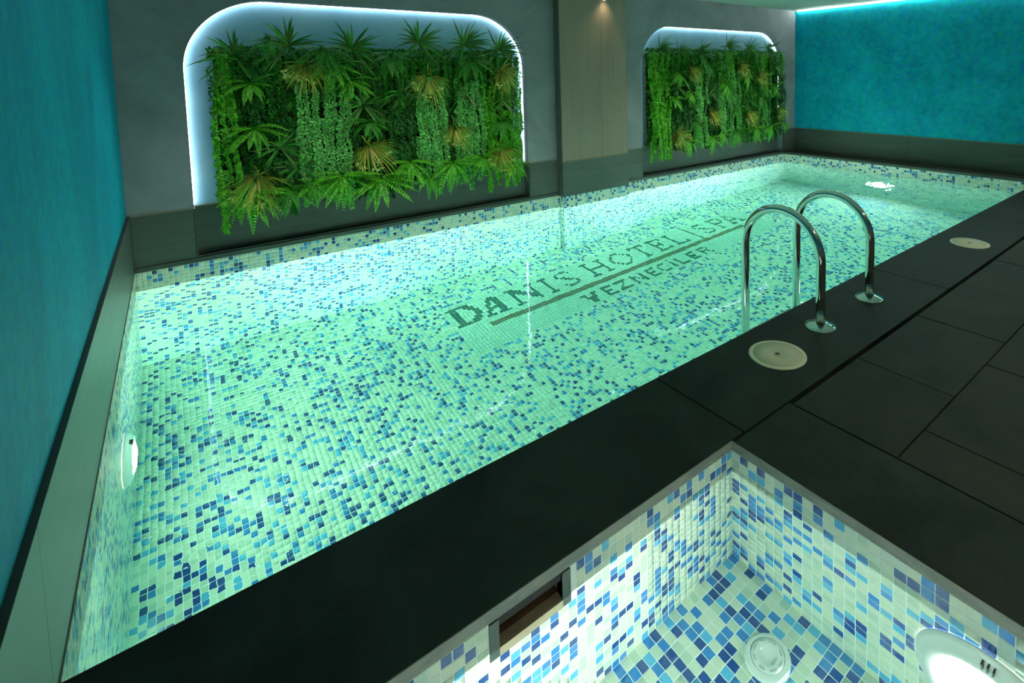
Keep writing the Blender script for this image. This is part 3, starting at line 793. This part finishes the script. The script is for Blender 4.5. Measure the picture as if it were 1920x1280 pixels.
PL1 = [('spiky', 0.726, 1.745, 0.27), ('spiky', 1.113, 1.845, 0.29), ('spiky', 1.628, 1.834, 0.28), ('spiky', 2.25, 1.904, 0.28), ('spiky', 2.729, 1.891, 0.29), ('spiky', 3.132, 1.842, 0.27), ('fern', 0.954, 1.817, 0.21), ('fern', 1.356, 1.73, 0.29), ('fern', 1.585, 1.431, 0.23), ('fern', 2.779, 1.632, 0.26), ('fern', 0.816, 1.038, 0.25), ('fern', 1.435, 1.583, 0.25), ('grass', 1.234, 1.585, 0.24), ('grass', 2.312, 1.468, 0.26), ('grass', 3.14, 1.512, 0.25), ('grass', 1.718, 0.806, 0.27), ('grass', 2.571, 0.92, 0.22), ('grass', 0.819, 0.619, 0.28), ('grass', 3.087, 0.634, 0.27), ('spiky', 1.69, 1.197, 0.23), ('spiky', 3.14, 1.179, 0.18), ('fern', 1.73, 1.039, 0.21), ('spiky', 1.132, 0.672, 0.19), ('fern', 0.747, 0.49, 0.29), ('fern', 1.06, 0.488, 0.23), ('fern', 1.472, 0.551, 0.3), ('fern', 1.8, 0.479, 0.34), ('fern', 2.086, 0.603, 0.27), ('fern', 2.527, 0.549, 0.32), ('fern', 3.214, 0.465, 0.26), ('fern', 2.86, 0.568, 0.24), ('fern', 1.251, 0.532, 0.22), ('fern', 2.267, 0.441, 0.22), ('fern', 1.95, 1.66, 0.24), ('spiky', 2.05, 1.30, 0.2), ('fern', 3.12, 0.95, 0.22), ('spiky', 2.72, 1.28, 0.18), ('fern', 0.80, 1.42, 0.2), ('spiky', 1.0, 0.86, 0.2)]
PL2 = [('spiky', 5.65, 1.898, 0.23), ('spiky', 6.027, 1.867, 0.19), ('spiky', 6.489, 1.892, 0.21), ('spiky', 7.117, 1.972, 0.24), ('spiky', 7.666, 1.942, 0.23), ('spiky', 8.184, 1.953, 0.26), ('grass', 6.214, 1.512, 0.22), ('grass', 7.385, 1.588, 0.23), ('grass', 7.884, 1.45, 0.24), ('grass', 6.662, 0.842, 0.23), ('grass', 7.565, 0.787, 0.25), ('grass', 5.897, 0.573, 0.25), ('grass', 8.425, 0.782, 0.21), ('fern', 6.606, 1.549, 0.25), ('fern', 5.85, 1.087, 0.22), ('fern', 6.187, 1.152, 0.23), ('fern', 7.523, 1.367, 0.22), ('fern', 8.034, 1.219, 0.23), ('fern', 6.298, 0.701, 0.24), ('fern', 6.658, 0.447, 0.25), ('fern', 6.12, 0.432, 0.24), ('fern', 7.245, 0.499, 0.25), ('fern', 7.738, 0.504, 0.25), ('fern', 8.19, 0.514, 0.26), ('fern', 8.589, 0.531, 0.21), ('fern', 6.913, 0.484, 0.21), ('spiky', 6.664, 1.134, 0.18), ('spiky', 7.594, 1.009, 0.21), ('fern', 5.95, 1.45, 0.24), ('fern', 6.45, 1.72, 0.24), ('fern', 7.0, 1.25, 0.24), ('fern', 7.9, 1.02, 0.26), ('fern', 7.2, 0.85, 0.24), ('fern', 6.9, 1.65, 0.22), ('fern', 8.3, 1.2, 0.22), ('spiky', 5.95, 1.25, 0.2), ('spiky', 8.35, 1.55, 0.22)]
living_wall(0.53, 3.38, 0.38, 1.77, [(0, .70, 'bright', 'bright', 1.5), (.70, 1.16, 'mid', 'dark', .6), (1.16, 1.56, 'mid', 'pale', 1.4), (1.56, 1.75, 'mid', 'dark', .3),
            (1.75, 2.15, 'mid', 'dark', .8), (2.15, 2.48, 'mid', 'pale', 1.3), (2.48, 2.58, 'mid', 'dark', .3), (2.58, 2.92, 'mid', 'pale', 1.0), (2.92, 9, 'mid', 'bright', .9)],
            PL1, 'large wall panel of artificial ferns, grasses and trailing leaves in the nearer niche', 4)
living_wall(5.36, 8.64, 0.38, 1.85, [(0, 5.75, 'bright', 'bright', 1.5), (5.75, 6.3, 'mid', 'dark', .6), (6.3, 6.55, 'mid', 'pale', 1.0), (6.55, 6.85, 'mid', 'dark', .4),
            (6.85, 7.35, 'bright', 'pale', 1.2), (7.35, 7.9, 'mid', 'mid', .5), (7.9, 8.2, 'bright', 'pale', 1.0), (8.2, 99, 'mid', 'dark', .8)],
            PL2, 'wall panel of artificial ferns, grasses and trailing leaves in the farther niche', 4)
